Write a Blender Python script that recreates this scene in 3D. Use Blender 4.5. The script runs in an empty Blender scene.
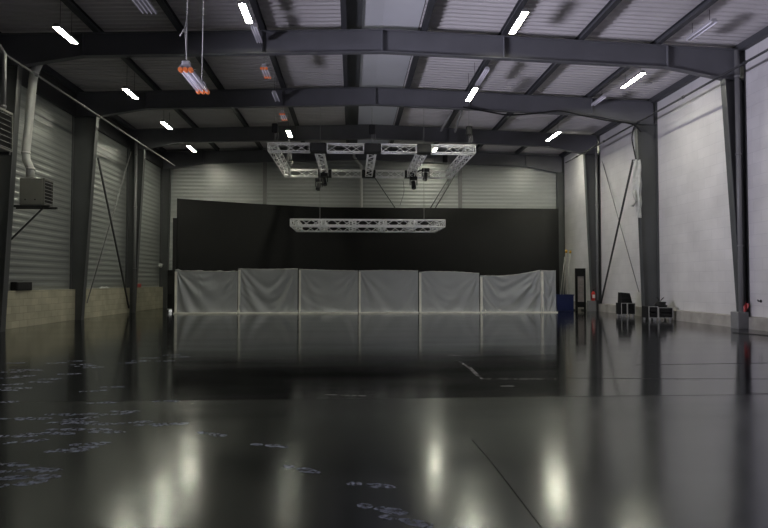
import bpy, math, random
from mathutils import Vector, Matrix
random.seed(7)
C = bpy.context.scene.collection
PI = math.pi

# ------------------------------------------------------------------ camera geometry
YAW, PITCH, F = math.radians(3.053), math.radians(1.718), 600.0
CAMZ = 1.6
FW = Vector((math.sin(YAW)*math.cos(PITCH), math.cos(YAW)*math.cos(PITCH), math.sin(PITCH)))
RT = Vector((math.cos(YAW), -math.sin(YAW), 0))
UP = RT.cross(FW)
CAM = Vector((0, 0, CAMZ))
def at(px, py, Y):
    """world point at depth Y seen at a photo pixel"""
    d = FW + RT*((px-384)/F) + UP*((264-py)/F)
    return CAM + d*(Y/d.y)
def ground(px, py):
    d = FW + RT*((px-384)/F) + UP*((264-py)/F)
    return CAM + d*(-CAMZ/d.z)

# ------------------------------------------------------------------ materials
def mat(name, col, rough=.5, metal=0., noise=0., nscale=3., spec=.5, bump=0., bscale=20., emit=None, estr=0., stretch=(1,1,1), coat=0.):
    m = bpy.data.materials.new(name); m.use_nodes = True
    nt = m.node_tree; b = nt.nodes['Principled BSDF']
    b.inputs['Base Color'].default_value = (*col, 1)
    b.inputs['Roughness'].default_value = rough
    b.inputs['Metallic'].default_value = metal
    b.inputs['Specular IOR Level'].default_value = spec
    b.inputs['Coat Weight'].default_value = coat
    if noise or bump:
        tc = nt.nodes.new('ShaderNodeTexCoord'); mp = nt.nodes.new('ShaderNodeMapping')
        mp.inputs['Scale'].default_value = stretch
        nt.links.new(tc.outputs['Object'], mp.inputs['Vector'])
    if noise:
        n = nt.nodes.new('ShaderNodeTexNoise'); n.inputs['Scale'].default_value = nscale; n.inputs['Detail'].default_value = 4
        nt.links.new(mp.outputs[0], n.inputs['Vector'])
        r = nt.nodes.new('ShaderNodeMapRange')
        r.inputs['From Min'].default_value = .3; r.inputs['From Max'].default_value = .7
        r.inputs['To Min'].default_value = 1-noise; r.inputs['To Max'].default_value = 1+noise
        nt.links.new(n.outputs['Fac'], r.inputs['Value'])
        mx = nt.nodes.new('ShaderNodeMix'); mx.data_type = 'RGBA'; mx.blend_type = 'MULTIPLY'; mx.inputs['Factor'].default_value = 1
        mx.inputs[6].default_value = (*col, 1)
        nt.links.new(r.outputs[0], mx.inputs[7])
        nt.links.new(mx.outputs[2], b.inputs['Base Color'])
    if bump:
        n2 = nt.nodes.new('ShaderNodeTexNoise'); n2.inputs['Scale'].default_value = bscale; n2.inputs['Detail'].default_value = 3
        nt.links.new(mp.outputs[0], n2.inputs['Vector'])
        bp = nt.nodes.new('ShaderNodeBump'); bp.inputs['Strength'].default_value = bump; bp.inputs['Distance'].default_value = .02
        nt.links.new(n2.outputs['Fac'], bp.inputs['Height']); nt.links.new(bp.outputs[0], b.inputs['Normal'])
    if emit:
        b.inputs['Emission Color'].default_value = (*emit, 1); b.inputs['Emission Strength'].default_value = estr
    return m

def block_mat(name, col, mortar, bw, bh, axis_u, noise=.12, ms=.012, rough=.8, var=.06):
    """masonry courses: u runs along world axis axis_u (0 X, 1 Y), v along Z"""
    m = bpy.data.materials.new(name); m.use_nodes = True
    nt = m.node_tree; b = nt.nodes['Principled BSDF']; L = nt.links.new
    tc = nt.nodes.new('ShaderNodeTexCoord'); sp = nt.nodes.new('ShaderNodeSeparateXYZ'); cb = nt.nodes.new('ShaderNodeCombineXYZ')
    L(tc.outputs['Object'], sp.inputs[0]); L(sp.outputs[axis_u], cb.inputs[0]); L(sp.outputs[2], cb.inputs[1])
    br = nt.nodes.new('ShaderNodeTexBrick')
    br.inputs['Scale'].default_value = 1; br.inputs['Brick Width'].default_value = bw; br.inputs['Row Height'].default_value = bh
    br.inputs['Mortar Size'].default_value = ms; br.inputs['Mortar Smooth'].default_value = .6
    br.inputs['Color1'].default_value = (*[c*(1+var) for c in col], 1); br.inputs['Color2'].default_value = (*[c*(1-var) for c in col], 1)
    br.inputs['Mortar'].default_value = (*mortar, 1)
    L(cb.outputs[0], br.inputs['Vector'])
    n = nt.nodes.new('ShaderNodeTexNoise'); n.inputs['Scale'].default_value = .9; n.inputs['Detail'].default_value = 6
    L(tc.outputs['Object'], n.inputs['Vector'])
    r = nt.nodes.new('ShaderNodeMapRange'); r.inputs['From Min'].default_value = .3; r.inputs['From Max'].default_value = .7
    r.inputs['To Min'].default_value = 1-noise; r.inputs['To Max'].default_value = 1+noise
    L(n.outputs['Fac'], r.inputs['Value'])
    mx = nt.nodes.new('ShaderNodeMix'); mx.data_type = 'RGBA'; mx.blend_type = 'MULTIPLY'; mx.inputs['Factor'].default_value = 1
    L(br.outputs['Color'], mx.inputs[6]); L(r.outputs[0], mx.inputs[7]); L(mx.outputs[2], b.inputs['Base Color'])
    bp = nt.nodes.new('ShaderNodeBump'); bp.inputs['Strength'].default_value = .4; bp.inputs['Distance'].default_value = .008; bp.invert = True
    L(br.outputs['Fac'], bp.inputs['Height']); L(bp.outputs[0], b.inputs['Normal'])
    b.inputs['Roughness'].default_value = rough
    return m

def floor_mat():
    m = bpy.data.materials.new('black_floor_paint'); m.use_nodes = True
    nt = m.node_tree; b = nt.nodes['Principled BSDF']; L = nt.links.new; N = nt.nodes.new
    tc = N('ShaderNodeTexCoord'); sp = N('ShaderNodeSeparateXYZ'); L(tc.outputs['Object'], sp.inputs[0])
    # the nearer slab (y < 8.3) is more worn and duller than the one beyond the joint
    st = N('ShaderNodeMapRange'); st.inputs['From Min'].default_value = 8.25; st.inputs['From Max'].default_value = 8.33
    st.inputs['To Min'].default_value = 1; st.inputs['To Max'].default_value = 0
    L(sp.outputs[1], st.inputs['Value'])
    mp = N('ShaderNodeMapping'); mp.inputs['Scale'].default_value = (.25, 1.0, 1); L(tc.outputs['Object'], mp.inputs[0])
    n1 = N('ShaderNodeTexNoise'); n1.inputs['Scale'].default_value = .8; n1.inputs['Detail'].default_value = 5; L(mp.outputs[0], n1.inputs['Vector'])
    ra = N('ShaderNodeMapRange'); ra.inputs['From Min'].default_value = .3; ra.inputs['From Max'].default_value = .7
    ra.inputs['To Min'].default_value = FLOOR_FAR[0]; ra.inputs['To Max'].default_value = FLOOR_FAR[1]; L(n1.outputs['Fac'], ra.inputs['Value'])
    rb = N('ShaderNodeMapRange'); rb.inputs['From Min'].default_value = .3; rb.inputs['From Max'].default_value = .7
    rb.inputs['To Min'].default_value = FLOOR_NEAR[0]; rb.inputs['To Max'].default_value = FLOOR_NEAR[1]; L(n1.outputs['Fac'], rb.inputs['Value'])
    mr = N('ShaderNodeMix'); mr.data_type = 'FLOAT'; L(st.outputs[0], mr.inputs[0]); L(ra.outputs[0], mr.inputs[2]); L(rb.outputs[0], mr.inputs[3])
    L(mr.outputs[0], b.inputs['Roughness'])
    mc = N('ShaderNodeMix'); mc.data_type = 'RGBA'; mc.inputs[6].default_value = (.006, .0065, .008, 1); mc.inputs[7].default_value = (.007, .008, .009, 1)
    L(st.outputs[0], mc.inputs[0]); L(mc.outputs[2], b.inputs['Base Color'])
    n2 = N('ShaderNodeTexNoise'); n2.inputs['Scale'].default_value = 1.3; n2.inputs['Detail'].default_value = 2; L(mp.outputs[0], n2.inputs['Vector'])
    n3 = N('ShaderNodeTexNoise'); n3.inputs['Scale'].default_value = 45; n3.inputs['Detail'].default_value = 2; L(tc.outputs['Object'], n3.inputs['Vector'])
    b1 = N('ShaderNodeBump'); b1.inputs['Strength'].default_value = .25; b1.inputs['Distance'].default_value = .008; L(n2.outputs['Fac'], b1.inputs['Height'])
    b2 = N('ShaderNodeBump'); b2.inputs['Strength'].default_value = .15; b2.inputs['Distance'].default_value = .002; L(n3.outputs['Fac'], b2.inputs['Height']); L(b1.outputs[0], b2.inputs['Normal'])
    L(b2.outputs[0], b.inputs['Normal'])
    b.inputs['IOR'].default_value = 2.0; b.inputs['Specular Tint'].default_value = (.93, 1.0, 1.0, 1)
    return m
DOOR_W = 24000
FLOOR_FAR = (.08, .14)
FLOOR_NEAR = (.14, .215)

def ghost_mat(name, col, alpha, scale):
    """a dusty mark: patchy, partly see-through"""
    m = bpy.data.materials.new(name); m.use_nodes = True
    nt = m.node_tree; b = nt.nodes['Principled BSDF']; L = nt.links.new
    b.inputs['Base Color'].default_value = (*col, 1); b.inputs['Roughness'].default_value = .8
    tc = nt.nodes.new('ShaderNodeTexCoord'); n = nt.nodes.new('ShaderNodeTexNoise'); n.inputs['Scale'].default_value = scale; n.inputs['Detail'].default_value = 5
    L(tc.outputs['Object'], n.inputs['Vector'])
    r = nt.nodes.new('ShaderNodeMapRange'); r.inputs['From Min'].default_value = .36; r.inputs['From Max'].default_value = .62
    r.inputs['To Min'].default_value = 0; r.inputs['To Max'].default_value = alpha
    L(n.outputs['Fac'], r.inputs['Value']); L(r.outputs[0], b.inputs['Alpha'])
    return m

def sheet_mat():
    m = bpy.data.materials.new('milky_plastic_sheet'); m.use_nodes = True
    nt = m.node_tree; b = nt.nodes['Principled BSDF']; L = nt.links.new
    b.inputs['Base Color'].default_value = (.50, .52, .55, 1); b.inputs['Roughness'].default_value = .32
    b.inputs['Specular IOR Level'].default_value = .55
    out = nt.nodes['Material Output']
    tr = nt.nodes.new('ShaderNodeBsdfTransparent'); mx = nt.nodes.new('ShaderNodeMixShader'); mx.inputs[0].default_value = .82
    tl = nt.nodes.new('ShaderNodeBsdfTranslucent'); tl.inputs[0].default_value = (.8, .82, .85, 1)
    m2 = nt.nodes.new('ShaderNodeMixShader'); m2.inputs[0].default_value = .15
    L(b.outputs[0], m2.inputs[1]); L(tl.outputs[0], m2.inputs[2])
    L(tr.outputs[0], mx.inputs[1]); L(m2.outputs[0], mx.inputs[2]); L(mx.outputs[0], out.inputs['Surface'])
    tc = nt.nodes.new('ShaderNodeTexCoord'); n = nt.nodes.new('ShaderNodeTexNoise'); n.inputs['Scale'].default_value = 2.5; n.inputs['Detail'].default_value = 4
    L(tc.outputs['Object'], n.inputs['Vector'])
    bp = nt.nodes.new('ShaderNodeBump'); bp.inputs['Strength'].default_value = .5; bp.inputs['Distance'].default_value = .05
    L(n.outputs['Fac'], bp.inputs['Height']); L(bp.outputs[0], b.inputs['Normal'])
    return m

M = {
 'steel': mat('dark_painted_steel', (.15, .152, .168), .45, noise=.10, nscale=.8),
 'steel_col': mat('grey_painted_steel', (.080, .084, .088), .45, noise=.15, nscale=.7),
 'purlin': mat('purlin_steel', (.060, .062, .070), .5),
 'roof': mat('roof_decking_steel', (.66, .635, .65), .5, noise=.06, nscale=.5),
 'skylight': mat('frosted_skylight_sheet', (.78, .79, .84), .4, noise=.04, nscale=.6, emit=(.8, .82, 1), estr=.02),
 'flash': mat('skylight_flashing', (.10, .105, .11), .5),
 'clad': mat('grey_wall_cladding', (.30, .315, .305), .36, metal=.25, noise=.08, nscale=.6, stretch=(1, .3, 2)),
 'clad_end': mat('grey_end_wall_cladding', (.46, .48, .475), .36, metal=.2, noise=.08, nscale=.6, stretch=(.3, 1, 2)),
 'fascia': mat('dark_fascia', (.05, .05, .052), .6),
 'kerb': mat('stained_concrete', (.36, .34, .32), .8, noise=.25, nscale=1.6),
 'plinth': mat('grey_plinth', (.20, .20, .205), .7, noise=.1, nscale=3),
 'pipe': mat('grey_pipe', (.22, .22, .225), .4),
 'pipe_light': mat('galvanised_duct', (.62, .62, .60), .38, metal=.15),
 'black': mat('matte_black', (.012, .012, .013), .6),
 'cyc': mat('black_stage_paint', (.0035, .0035, .004), .8, spec=.3, noise=.12, nscale=.6),
 'black_gloss': mat('black_equipment', (.010, .010, .0115), .55, spec=.3),
 'alu': mat('truss_aluminium', (.86, .86, .87), .42, metal=.1),
 'case_edge': mat('case_aluminium_edge', (.5, .5, .5), .35, metal=.1),
 'heater': mat('heater_enamel', (.20, .20, .185), .45, noise=.06),
 'white': mat('lamp_housing_white', (.62, .61, .66), .4),
 'grey': mat('dull_grey', (.25, .25, .25), .5),
 'tube': mat('faint_glow_tube_glass', (.80, .78, .86), .22, emit=(.82, .78, 1), estr=.10),  # tubes are off; a weak glow is put in so they look bright
 'lamp': mat('lit_diffuser', (.9, .9, .9), .4, emit=(1.0, .985, .80), estr=128.),
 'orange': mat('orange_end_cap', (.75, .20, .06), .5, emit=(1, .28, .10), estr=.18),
 'timber': mat('pale_batten', (.85, .84, .78), .7, noise=.15, nscale=2),
 'blue': mat('navy_blue_plastic', (.010, .020, .11), .45),
 'red': mat('red_enamel', (.55, .035, .03), .4),
 'yellow': mat('yellow_tip', (.65, .38, .04), .5),
 'label': mat('pale_label', (.7, .66, .62), .6),
 'panel': mat('pale_panel_sheet', (.33, .29, .29), .6, noise=.2, nscale=4),
 'wrap': mat('milky_wrap', (.50, .51, .50), .4, noise=.15, nscale=6),
 'wire': mat('steel_wire', (.35, .35, .34), .5),
 'rod': mat('dark_rod', (.04, .042, .045), .5),
 'rod_light': mat('grey_rod', (.22, .22, .22), .5),
 'dust': ghost_mat('dusty_footprints', (.56, .61, .78), .75, 19),
 'scratch': ghost_mat('pale_scratches', (.42, .42, .42), .8, 9),
 'crack': mat('floor_joint', (.002, .002, .002), .8),
 'sheet': sheet_mat(),
 'wall_block': block_mat('white_painted_block', (.65, .635, .65), (.59, .575, .595), .8, .4, 1, noise=.08, ms=.014, rough=.7, var=.025),
 'cream_block': block_mat('cream_concrete_block', (.43, .405, .30), (.33, .31, .235), .5, .25, 1, noise=.22, ms=.014, var=.09),
}
M['floor'] = floor_mat()

# ------------------------------------------------------------------ mesh building
class MB:
    def __init__(s): s.v = []; s.f = []; s.sm = []; s.mi = []; s.cur = 0
    def face(s, idx, smooth=False): s.f.append(tuple(idx)); s.sm.append(smooth); s.mi.append(s.cur)
    def hexa(s, p):
        """eight corners: bottom ring 0-3 counter-clockwise, top ring 4-7"""
        b = len(s.v); s.v += [tuple(q) for q in p]
        for q in ((0,3,2,1),(4,5,6,7),(0,1,5,4),(1,2,6,5),(2,3,7,6),(3,0,4,7)): s.face([b+i for i in q])
        return s
    def box(s, x0, x1, y0, y1, z0, z1):
        return s.hexa([(x0,y0,z0),(x1,y0,z0),(x1,y1,z0),(x0,y1,z0),(x0,y0,z1),(x1,y0,z1),(x1,y1,z1),(x0,y1,z1)])
    def bevbox(s, x0, x1, y0, y1, z0, z1, b):
        """box with chamfered vertical and top edges"""
        def ring(x0,x1,y0,y1,z,b): return [(x0+b,y0,z),(x1-b,y0,z),(x1,y0+b,z),(x1,y1-b,z),(x1-b,y1,z),(x0+b,y1,z),(x0,y1-b,z),(x0,y0+b,z)]
        rs = [ring(x0+b*.6,x1-b*.6,y0+b*.6,y1-b*.6,z0,b*.6), ring(x0,x1,y0,y1,z0+b,b), ring(x0,x1,y0,y1,z1-b,b), ring(x0+b*.6,x1-b*.6,y0+b*.6,y1-b*.6,z1,b*.6)]
        o = len(s.v)
        for r in rs: s.v += r
        for k in range(3):
            for i in range(8):
                j = (i+1) % 8; s.face([o+k*8+i, o+k*8+j, o+k*8+8+j, o+k*8+8+i])
        s.face([o+i for i in range(7,-1,-1)]); s.face([o+24+i for i in range(8)])
        return s
    def tube(s, pts, r, n=8, r2=None):
        pts = [Vector(p) for p in pts]; rings = []
        for i, p in enumerate(pts):
            if i == 0: d = pts[1]-p
            elif i == len(pts)-1: d = p-pts[i-1]
            else: d = (pts[i+1]-p).normalized()+(p-pts[i-1]).normalized()
            d.normalize()
            a = Vector((0,0,1)) if abs(d.z) < .9 else Vector((1,0,0))
            u = d.cross(a).normalized(); w = d.cross(u)
            rr = r if r2 is None else r+(r2-r)*i/(len(pts)-1)
            b = len(s.v)
            for k in range(n):
                t = 2*PI*k/n; s.v.append(tuple(p+u*(rr*math.cos(t))+w*(rr*math.sin(t))))
            rings.append(b)
        for a, b in zip(rings, rings[1:]):
            for k in range(n):
                j = (k+1) % n; s.face([a+k, a+j, b+j, b+k], True)
        s.face([rings[0]+k for k in range(n-1,-1,-1)]); s.face([rings[-1]+k for k in range(n)])
        return s
    def bar(s, p, q, w, h):
        """rectangular bar from p to q"""
        p, q = Vector(p), Vector(q); d = (q-p).normalized()
        a = Vector((0,0,1)) if abs(d.z) < .95 else Vector((0,1,0))
        u = d.cross(a).normalized()*w/2; t = u.cross(d).normalized()*h/2
        return s.hexa([p-u-t, p+u-t, q+u-t, q-u-t, p-u+t, p+u+t, q+u+t, q-u+t])
    def grid(s, fn, nu, nv, smooth=True):
        b = len(s.v)
        for j in range(nv+1):
            for i in range(nu+1): s.v.append(tuple(fn(i/nu, j/nv)))
        for j in range(nv):
            for i in range(nu):
                k = b+j*(nu+1)+i; s.face([k, k+1, k+nu+2, k+nu+1], smooth)
        return s
    def lathe(s, prof, c, n=16):
        b = len(s.v); c = Vector(c)
        for r, z in prof:
            for k in range(n):
                t = 2*PI*k/n; s.v.append((c.x+r*math.cos(t), c.y+r*math.sin(t), c.z+z))
        for i in range(len(prof)-1):
            for k in range(n):
                j = (k+1) % n; o = b+i*n; s.face([o+k, o+j, o+n+j, o+n+k], True)
        s.face([b+k for k in range(n-1,-1,-1)]); e = b+(len(prof)-1)*n; s.face([e+k for k in range(n)])
        return s
    def build(s, name, m, parent=None, shift=None):
        me = bpy.data.meshes.new(name)
        off = Vector(shift) if shift is not None else (Vector(parent.location) if parent is not None and parent.parent is None and parent.type == 'EMPTY' else Vector((0,0,0)))
        me.from_pydata([tuple(Vector(v)-off) for v in s.v], [], s.f)
        for mm in (m if isinstance(m, (list, tuple)) else [m]): me.materials.append(mm)
        me.polygons.foreach_set('use_smooth', s.sm); me.polygons.foreach_set('material_index', s.mi)
        me.update()
        o = bpy.data.objects.new(name, me); C.objects.link(o)
        if parent is not None: o.parent = parent
        if shift is not None: o.location = shift
        return o

def tag(o, label=None, cat=None, group=None, kind=None):
    if label: o['label'] = label
    if cat: o['category'] = cat
    if group: o['group'] = group
    if kind: o['kind'] = kind
    return o
def empty(name, loc, label=None, cat=None, group=None, kind=None):
    """an Empty at a thing's base; children are built in world coordinates and shifted by its location"""
    o = bpy.data.objects.new(name, None); C.objects.link(o); o.location = loc; o.empty_display_size = .1
    return tag(o, label, cat, group, kind)
def copy_tree(o, parent=None):
    c = o.copy(); C.objects.link(c); c.parent = parent
    for ch in list(o.children): copy_tree(ch, c)
    return c

# ------------------------------------------------------------------ hall dimensions
XL, XR = -11.85, 13.60
Y0, YB = -6.0, 38.0
FRAMES = [20.0, 26.0, 32.2, 37.75]
RIDGE = 1.0
def ztop(x): return 10.10 - .034*abs(x-RIDGE)        # top of the rafters
def zdeck(x): return ztop(x) + .20                    # underside of the roof deck

# ------------------------------------------------------------------ floor with its wear marks
fb = MB()
fb.v += [(XL-.2,Y0-.2,0),(XR+.2,Y0-.2,0),(XR+.2,YB+.2,0),(XL-.2,YB+.2,0)]; fb.face([0,1,2,3])
prints = [(50,379),(69,374),(85,366),(93,367.5),(80,364.5),(16,363),(56,363),(127,363),(164,361),(172,355),(10,384.5),(5,390),(19,370),(32,370),(93,391),
 (113,387),(166,401),(100,403),(3,402),(61,414.5),(80,414.5),(125,411.5),(115,414),(16,418.5),(33,419),(81,418.5),(65,422),(77,423),(96,424),(133,422.5),
 (152,424.5),(170,424.5),(40,433.5),(16,436),(57,433.5),(64,429.5),(92,429.5),(106,432),(25,441.5),(65,451),(76,448.5),(90,444),(8,464.5),(20,470.5),
 (37,470.5),(36,477),(3,478),(19,484),(212,434),(269,445.5),(300,469),(370,485),(381,509),(405,521),(40,382),(24,376),(140,361),(150,358),(180,357),(12,372),(8,378),(17,388),(75,361)]
def blob(cx, cy, ang, a, b, n=14, z=.0012):
    o = len(fb.v)
    for k in range(n):
        t = 2*PI*k/n; r = 1+random.uniform(-.15, .15); x, y = a*math.cos(t)*r, b*math.sin(t)*r
        fb.v.append((cx+x*math.cos(ang)-y*math.sin(ang), cy+x*math.sin(ang)+y*math.cos(ang), z))
    fb.face([o+k for k in range(n)])
fb.cur = 1
for px, py in prints:
    g = ground(px, py); ang = random.uniform(-.15, .35) if px < 200 else -.45+random.uniform(-.2, .2)
    k = 1.0
    blob(g.x+.08*math.cos(ang), g.y+.08*math.sin(ang), ang, .13*k, .058*k)
    blob(g.x-.13*math.cos(ang), g.y-.13*math.sin(ang), ang, .065*k, .045*k)
def strip(pts, w, z=.0014):
    pts = [Vector((p.x, p.y, 0)) for p in pts]
    for p, q in zip(pts, pts[1:]):
        d = (q-p).normalized(); n_ = Vector((-d.y, d.x, 0))*w/2; o = len(fb.v)
        for c in (p-n_, q-n_, q+n_, p+n_): fb.v.append((c.x, c.y, z))
        fb.face([o, o+1, o+2, o+3])
fb.cur = 2
strip([ground(449,355),ground(462,356)], .10)
strip([ground(457,360),ground(468,367),ground(478,376)], .06)
strip([ground(470,367),ground(482,379),ground(556,379)], .045)
strip([ground(500,386),ground(514,386)], .06); strip([ground(322,394.5),ground(366,396)], .05)
strip([ground(618,378),ground(700,380)], .03)
fb.cur = 3
g8 = 8.29
strip([Vector((XL,g8,0)),Vector((XR,g8,0))], .012)
strip([ground(565,378),ground(625,378.5),ground(768,379)], .02)
strip([ground(636,365),ground(768,363)], .03)
strip([ground(472,440),ground(488,458),ground(502,476),ground(518,497),ground(541,527),ground(575,575)], .009)
strip([ground(750,393),ground(768,393.5)], .02)
floor = tag(fb.build('floor', [M['floor'], M['dust'], M['scratch'], M['crack']]), 'glossy black hall floor with pale footprints and a joint', 'floor', kind='structure')

# ------------------------------------------------------------------ walls
def profile_sheet(mb, place, u0, u1, v0, v1, pitch, depth, duty=.5, slope=.18):
    """ribbed sheet: ribs run along u, profile along v. place(u, v, d) -> point"""
    vs = []; v = v0
    while v < v1:
        for t, d in ((0,0),(duty-slope,0),(duty,1),(1-slope,1)):
            if v+t*pitch <= v1: vs.append((v+t*pitch, d*depth))
        v += pitch
    vs.append((v1, 0))
    o = len(mb.v)
    for v, d in vs: mb.v.append(tuple(place(u0, v, d))); mb.v.append(tuple(place(u1, v, d)))
    for i in range(len(vs)-1): mb.face([o+2*i, o+2*i+1, o+2*i+3, o+2*i+2])

DY0, DY1, DZ = 6.0, 14.6, 4.1          # open loading door beside the viewpoint
w = MB(); cp = lambda u, v, d: (XL+d, u, v)
profile_sheet(w, cp, Y0, DY0, 1.3, 8.65, .25, .018); profile_sheet(w, cp, DY1, YB, 1.3, 8.65, .25, .018); profile_sheet(w, cp, DY0, DY1, DZ, 8.65, .25, .018)
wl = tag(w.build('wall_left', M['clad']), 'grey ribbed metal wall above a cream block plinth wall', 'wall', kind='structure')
MB().box(XL-.05, XL+.20, Y0, DY0, 0, 1.30).box(XL-.05, XL+.20, DY1, YB, 0, 1.30).build('block_base', M['cream_block'], wl)
MB().box(XL-.05, XL+.10, Y0, YB, 8.65, 10.3).build('fascia', M['fascia'], wl)
MB().box(XL-.12, XL-.06, Y0, DY0, 0, 10.3).box(XL-.12, XL-.06, DY1, YB, 0, 10.3).box(XL-.12, XL-.06, DY0, DY1, DZ, 10.3).build('backing', M['fascia'], wl)
dr = tag(MB().box(XL-.14, XL+.08, DY0-.12, DY0, 0, DZ+.12).box(XL-.14, XL+.08, DY1, DY1+.12, 0, DZ+.12).box(XL-.14, XL+.08, DY0, DY1, DZ, DZ+.12).build('door_1', M['steel_col']), 'open loading door in the ribbed metal wall', 'door', kind='structure')
tag(MB().box(-40, XL-.2, -10, 45, -.12, -.02).build('ground', M['kerb']), 'concrete yard outside the loading door', 'ground', kind='structure')

w = MB(); profile_sheet(w, lambda u, v, d: (u, YB-d, v), XL, XR, 0, 10.4, .235, .022)
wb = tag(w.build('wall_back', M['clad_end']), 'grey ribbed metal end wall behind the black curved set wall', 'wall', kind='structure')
for px in (265, 460):
    x = at(px, 190, YB).x
    MB().box(x-.12, x+.12, YB-.08, YB-.02, 0, 9.6).build('post', M['grey'], wb)
MB().box(XL-.1, XR+.1, YB+.02, YB+.1, 0, 10.6).build('backing', M['fascia'], wb)

wr = tag(MB().box(XR, XR+.2, Y0, YB, 0, 10.4).build('wall_right', M['wall_block']), 'tall white painted block wall', 'wall', kind='structure')
kb = MB().hexa([(XR-.14,Y0,0),(XR,Y0,0),(XR,YB,0),(XR-.14,YB,0),(XR-.14,Y0,.40),(XR,Y0,.43),(XR,YB,.43),(XR-.14,YB,.40)])
tag(kb.build('baseboard_right', M['kerb']), 'stained concrete kerb along the foot of the white wall', 'kerb', kind='structure')
tag(MB().box(XL-.1, XR+.1, Y0-.15, Y0, 0, 10.4).build('wall_front', M['fascia']), 'dark wall behind the viewpoint', 'wall', kind='structure')

# ------------------------------------------------------------------ roof
SKL, SKR = .30, 2.25
w = MB()
profile_sheet(w, lambda u, v, d: (u, v, zdeck(u)+d), XL-.1, -.27, Y0, YB, .285, .065, duty=.5, slope=.14)
profile_sheet(w, lambda u, v, d: (u, v, zdeck(u)+d), SKR+.02, XR+.1, Y0, YB, .285, .065, duty=.5, slope=.14)
cl = tag(w.build('ceiling', M['roof']), 'ribbed metal roof decking on steel purlins', 'ceiling', kind='structure')
w = MB(); w.hexa([(-.30,Y0,zdeck(-.3)-.02),(.32,Y0,zdeck(.3)-.02),(.32,YB,zdeck(.3)-.02),(-.30,YB,zdeck(-.3)-.02),(-.30,Y0,10.36),(.32,Y0,10.36),(.32,YB,10.36),(-.30,YB,10.36)])
w.build('flashing', M['flash'], cl)
MB().box(XL-.2, XR+.2, Y0-.2, YB+.2, 10.55, 10.65).build('roof_cover', M['fascia'], cl)
w = MB()
o = 0
for x in (SKL, RIDGE, SKR): w.v += [(x, Y0, zdeck(x)+.03), (x, YB, zdeck(x)+.03)]
w.face([0,2,3,1]); w.face([2,4,5,3])
tag(w.build('window_1', M['skylight']), 'frosted skylight strip running along the ridge of the roof', 'skylight', kind='structure')

PURL = [-8.38, -5.68, -2.98, -.28, 2.42, 5.12, 7.82, 10.52]
pl_words = ['first purlin from the ribbed metal side wall', 'second purlin from the ribbed metal side wall', 'third purlin from the ribbed metal side wall', 'purlin along the dark flashing side of the skylight',
            'purlin along the white wall side of the skylight', 'third purlin from the white block wall', 'second purlin from the white block wall', 'purlin nearest the white block wall']
for x, wd in zip(PURL, pl_words):
    mb = MB(); z = ztop(x)
    mb.box(x-.09, x+.09, Y0, YB, z, z+.02).box(x-.012, x+.012, Y0, YB, z+.02, z+.18).box(x-.09, x+.09, Y0, YB, z+.18, z+.198)
    tag(mb.build('roof_purlin', M['purlin']), 'dark steel roof ' + wd, 'purlin', 'roof purlins', 'structure')
for x0, x1, nm in ((XL, XL+.25, 'dark eaves beam above the ribbed metal wall'), (XR-.22, XR, 'dark eaves beam along the top of the white wall')):
    tag(MB().box(x0, x1, Y0, YB, 9.62, 9.86).build('eaves_beam', M['purlin']), nm, 'beam', 'eaves beams', 'structure')

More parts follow.
